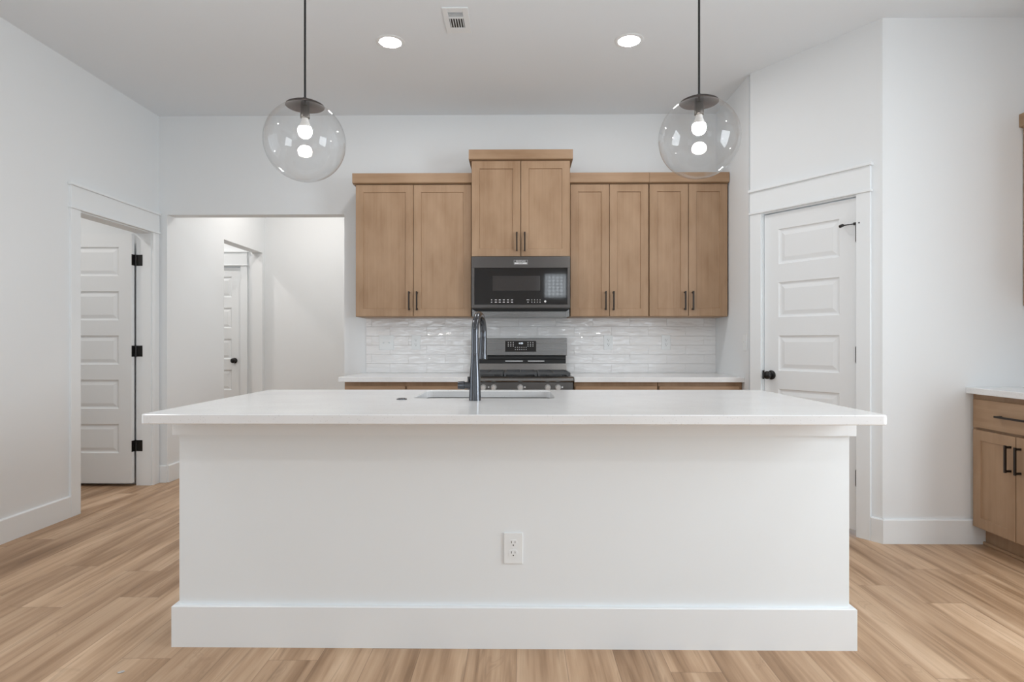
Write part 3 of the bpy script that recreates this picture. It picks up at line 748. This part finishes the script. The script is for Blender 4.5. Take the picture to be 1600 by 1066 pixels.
# maker's badge
bd = MB()
for a, b_, c, d in ((-.052, .052, .0155, .0165), (-.052, .052, -.0165, -.0150), (-.052, -.0508, -.0165, .0165), (.0508, .052, -.0165, .0165)): bd.box(a, b_, -.0008, .0006, c, d)
bd.box(-.047, .047, -.0008, .0006, -.0125, -.003)
badge = bd.build('badge', M['ink'], mw); badge.location = (0, -MD, mh - .044)
text_mesh('FRIGIDAIRE', .0145, M['ink'], 'badge_lettering', badge, (0, -.0004, .0065))
text_mesh('GALLERY', .0090, M['steel'], 'badge_lettering', badge, (0, -.0010, -.0078))

# ------------------------------------------------------------------ range
rx0, rx1 = -.366, .390
rg = thing('gas_range', ((rx0 + rx1) / 2, YB - .010, 0), 'freestanding dark stainless gas range between the back counters', 'range')
rh = (rx1 - rx0) / 2; RD = YB - .010 - 4.380      # depth to the control panel
MB().box(-rh + .002, rh - .002, -RD + .035, -.002, .02, .895, .002).build('body', M['steel'], rg)
for sx in (-1, 1):
    for yy in (-RD + .08, -.06): MB().cyl((sx * (rh - .05), yy, 0), (sx * (rh - .05), yy, .022), .018).build('foot', M['black'], rg)
od = MB().box(-rh + .004, rh - .004, -RD + .002, -RD + .034, .20, .785, .003, 2).build('oven_door', M['steel'], rg)
MB().box(-.27, .27, -RD, -RD + .003, .34, .64).build('oven_window', M['glass_black'], od)
MB().cyl((-.31, -RD - .045, .735), (.31, -RD - .045, .735), .012).box(-.30, -.28, -RD - .042, -RD + .003, .727, .743).box(.28, .30, -RD - .042, -RD + .003, .727, .743).build('handle', M['steel_light'], od)
MB().box(-rh + .004, rh - .004, -RD + .004, -RD + .034, .04, .19, .003, 2).build('storage_drawer', M['steel'], rg)
MB().prism([(-RD + .002, .792), (-RD + .012, .880), (-RD + .060, .880), (-RD + .060, .792)], 0, -rh, rh, .0015).build('control_panel', M['steel'], rg)
MB().prism([(-RD - .002, .882), (-RD - .006, .889), (-RD - .002, .906), (-RD + .016, .918), (-RD + .06, .916), (-.088, .916), (-.088, .896), (-RD + .05, .882)], 0, -rh - .003, rh + .003, .001).build('cooktop', M['steel_light'], rg)
cb = MB().box(-rh + .030, rh - .030, -RD + .075, -.100, .9160, .9185, .001).build('burner_tray', M['glass_black'], rg)
kx = [-.270, -.195, -.003, .195, .268]
for x in kx:
    zc = .842; yk = -RD + .0075
    k = MB(); mt = Matrix.Translation((x, yk, zc)) @ Matrix.Rotation(PI / 2 + .11, 4, 'X')
    k.lathe([(0, 0), (.022, 0), (.0225, .004), (.019, .010), (.0175, .028), (.0155, .031), (0, .031)], 24, mt)
    k2 = bmesh.new(); bmesh.ops.create_cube(k2, size=1, matrix=Matrix.Translation((0, 0, .032)) @ Matrix.Diagonal((.008, .031, .010, 1))); k.merge(k2, mt)
    k.build('knob', M['knob'], rg)
for x in (-.232, .030, .300): MB().box(x - .005, x + .005, -RD + .0030, -RD + .0072, .838, .848).build('knob_mark', M['ink'], rg)
# grates: three cast iron sections
gz = .946
def grate(x0, x1):
    g = MB(); y0, y1 = -RD + .070, -.105; w = .0065; hgt = .016
    for y in (y0, y1): g.box(x0, x1, y - w, y + w, gz - hgt, gz, .0015)
    for x in (x0 + w, x1 - w): g.box(x - w, x + w, y0, y1, gz - hgt, gz, .0015)
    ym = (y0 + y1) / 2; g.box(x0, x1, ym - w * .8, ym + w * .8, gz - hgt, gz, .001)
    xm = (x0 + x1) / 2
    for yc in ((y0 + ym) / 2, (y1 + ym) / 2): g.box(x0 + .004, x1 - .004, yc - .004, yc + .004, gz - .010, gz)
    g.box(xm - .004, xm + .004, y0, y1, gz - .010, gz)
    for x in (x0 + .010, x1 - .010):
        for y in (y0, y1): g.box(x - .008, x + .008, y - .007, y + .007, .9185, gz - .004, .001)
    g.build('grate', M['iron'], rg)
for a, b_ in ((-rh + .018, -.128), (-.124, .120), (.124, rh - .014)): grate(a, b_)
for (x, y, r) in ((-.25, -.22, .036), (-.25, -.48, .042), (0, -.35, .045), (.25, -.22, .036), (.25, -.48, .045)):
    MB().lathe([(0, 0), (r + .012, 0), (r + .010, .006), (r, .008), (r, .014), (r - .006, .017), (0, .017)], 28, Matrix.Translation((x, y, .9185))).build('burner', M['iron'], rg)
# backguard
MB().box(-rh + .008, rh - .008, -.050, -.002, .895, 1.066, .001).box(-rh + .010, rh - .010, -.066, -.05, 1.03, 1.052, .002).build('vent_riser', M['slot'], rg)
MB().prism([(-.088, .9165), (-.050, .9165), (-.050, .9950), (-.070, .9950)], 0, -rh + .006, rh - .006, .001).build('rear_rail', M['steel_light'], rg)
for (a, b_) in ((-.125, .020), (.060, .195)): MB().box(a, b_, -.0560, -.0490, 1.008, 1.018, .002).build('vent_bar', M['knob'], rg)
bgp = MB().prism([(-.078, 1.060), (-.070, 1.200), (-.002, 1.200), (-.002, 1.060)], 0, -rh, rh, .003, 2).build('backguard', M['steel_light'], rg)
def bgy(z): return -.078 + (z - 1.060) / .14 * .008
dp = MB(); dp.prism([(bgy(1.090) - .001, 1.090), (bgy(1.178) - .001, 1.178), (bgy(1.178) + .002, 1.178), (bgy(1.090) + .002, 1.090)], 0, -.125, .127)
dpo = dp.build('display', M['glass_black'], bgp)
mk = MB()
for side in (-1, 1):
    for c in range(3):
        for r_ in range(3):
            x = side * (.060 + .020 * c) + .001; z = 1.165 - r_ * .0145; mk.box(x - .0042, x + .0042, bgy(z) - .0016, bgy(z) - .0006, z - .0026, z + .0026)
for k in range(6):
    for z in (1.126, 1.108):
        x = -.042 + k * .0175; mk.box(x - .0035, x + .0035, bgy(z) - .0016, bgy(z) - .0006, z - .0018, z + .0018)
mk.build('display_marks', M['ink'], dpo)
text_mesh('4:08', .021, M['led'], 'clock_digits', dpo, (.002, bgy(1.158) - .0013, 1.158))

# ------------------------------------------------------------------ ceiling fittings
RLX = [(-.806, 'recessed ceiling light nearer the left pendant'), (.686, 'recessed ceiling light nearer the right pendant')]
rl = thing('recessed_light', (RLX[0][0], 3.80, H), RLX[0][1], 'ceiling light', group='recessed ceiling lights')
MB().lathe([(.067, -.0050), (.073, -.007), (.090, -.002), (.091, 0.0), (.070, 0.0)], 48, cap=False).build('trim_ring', M['trim'], rl)
MB().lathe([(0, -.0062), (.050, -.0060), (.0675, -.0045)], 48, cap=False).build('lens', M['can'], rl)
c = copy_tree(rl); c.location = (RLX[1][0], 3.80, H); c['label'] = RLX[1][1]
# unseen lamps added for brightness: island sides, living room, hall, passage, far room
for (x, y, lab) in ((-2.55, 1.75, 'added unseen recessed light over the floor left of the island'), (2.55, 1.75, 'added unseen recessed light over the floor right of the island'), (-1.6, -.6, 'added unseen recessed light over the left of the living room'), (1.6, -.6, 'added unseen recessed light over the right of the living room'), (-1.6, -2.8, 'added unseen recessed light near the rear left window'), (1.6, -2.8, 'added unseen recessed light near the rear right window')):
    c = copy_tree(rl); c.location = (x, y, H); c['label'] = lab
def unseen_room_light(loc, lab, colour):
    c = copy_tree(rl); c.location = loc; c['label'] = lab
    for ch in c.children:
        if ch.name.startswith('lens'):
            ch.data = ch.data.copy(); ch.data.materials[0] = M['hall_can']
    return c
unseen_room_light((-2.2, 6.1, H), 'unseen recessed light in the hall ceiling', None)
unseen_room_light((-4.1, 4.0, H), 'added unseen recessed light in the room behind the open door', None)
unseen_room_light((-3.8, 6.3, H), 'unseen recessed light in the passage off the hall', None)

# air register
vn = thing('air_vent', (-.362, 3.55, H), 'white rectangular air vent in the ceiling between the two recessed lights', 'vent')
vf = MB(); hw_, hl = .074, .140
ix0, ix1 = -.045, .040
for a, b_, c_, d in ((-hw_, ix0, -hl, hl), (ix1, hw_, -hl, hl), (ix0, ix1, -hl, -.098), (ix0, ix1, .078, hl), (ix0, ix1, -.040, -.026)): vf.box(a, b_, c_, d, -.006, 0, .0015)
vf.build('frame', M['trim'], vn)
MB().box(ix0, ix1, -.098, .078, -.0014, 0).build('duct_shade', M['vent_dark'], vn)  # flat dark sheet standing in for the shade behind the louvers
lv = MB()
for k in range(4): y = -.090 + k * .0145; lv.box(ix0, ix1, y - .0012, y + .0012, -.0056, -.0012)
for k in range(6): x = ix0 + .006 + k * .0146; lv.box(x - .0020, x + .0020, -.026, .078, -.0056, -.0012)
lv.build('louvers', M['trim'], vn)

# pendants
def make_pendant(loc, label):
    t = thing('pendant_light', loc, label, 'pendant light', group='clear glass globe pendants over the island')
    top = H - loc[2]; Rg = .178
    MB().lathe([(0, top), (.060, top), (.060, top - .010), (.050, top - .024), (.010, top - .028), (0, top - .028)], 32).build('ceiling_canopy', M['black'], t)
    MB().cyl((0, 0, .196), (0, 0, top - .025), .0050, seg=12).build('cord', M['cord'], t)
    prof = [(.0, .1958), (.012, .1955), (.013, .187), (.040, .1812), (.064, .1735), (.0835, .1632), (.0850, .1590), (.0825, .1570), (.062, .1665), (.040, .1742), (.018, .1790), (0, .1790)]
    MB().lathe(prof, 48).build('cap', M['cap'], t)
    MB().lathe([(0, .178), (.019, .178), (.0195, .126), (.0205, .124), (.0205, .106), (.018, .104), (0, .104)], 28).build('socket', M['socket'], t)
    MB().lathe([(0, .106), (.0145, .106), (.0150, .094), (.0190, .084), (.0255, .069), (.0275, .063)], 24, cap=False).build('bulb_collar', M['bulb_neck'], t)
    MB().lathe([(.0275, .063), (.0300, .055), (.0310, .047), (.0290, .035), (.0235, .025), (.015, .0185), (.007, .0160), (0, .0155)], 32, cap=False).build('bulb', M['bulb'], t)
    n = 40; a0 = math.asin(.0835 / Rg)
    MB().lathe([(Rg * math.sin(a0 + (PI - a0) * k / n), Rg * math.cos(a0 + (PI - a0) * k / n)) for k in range(n)] + [(0, -Rg)], 72, cap=False).build('glass_globe', M['globe'], t)
    return t
pd = make_pendant((-.963, 2.725, 2.070), 'left clear glass globe pendant hanging over the island')
c = copy_tree(pd); c.location = (.804, 2.725, 2.078); c['label'] = 'right clear glass globe pendant hanging over the island'

# crumb on the floor at lower left
cb = bmesh.new(); bmesh.ops.create_icosphere(cb, subdivisions=2, radius=1)
for v in cb.verts: v.co *= random.uniform(.75, 1.15)
cb.transform(Matrix.Diagonal((.013, .006, .0035, 1)))
ch = MB().merge(cb).build('debris_chip', M['chip']); ch.location = (-1.405, 2.13, .0030); ch.rotation_euler = (0, 0, .5)
tag(ch, 'tiny pale grey chip of debris on the wood floor', 'debris')
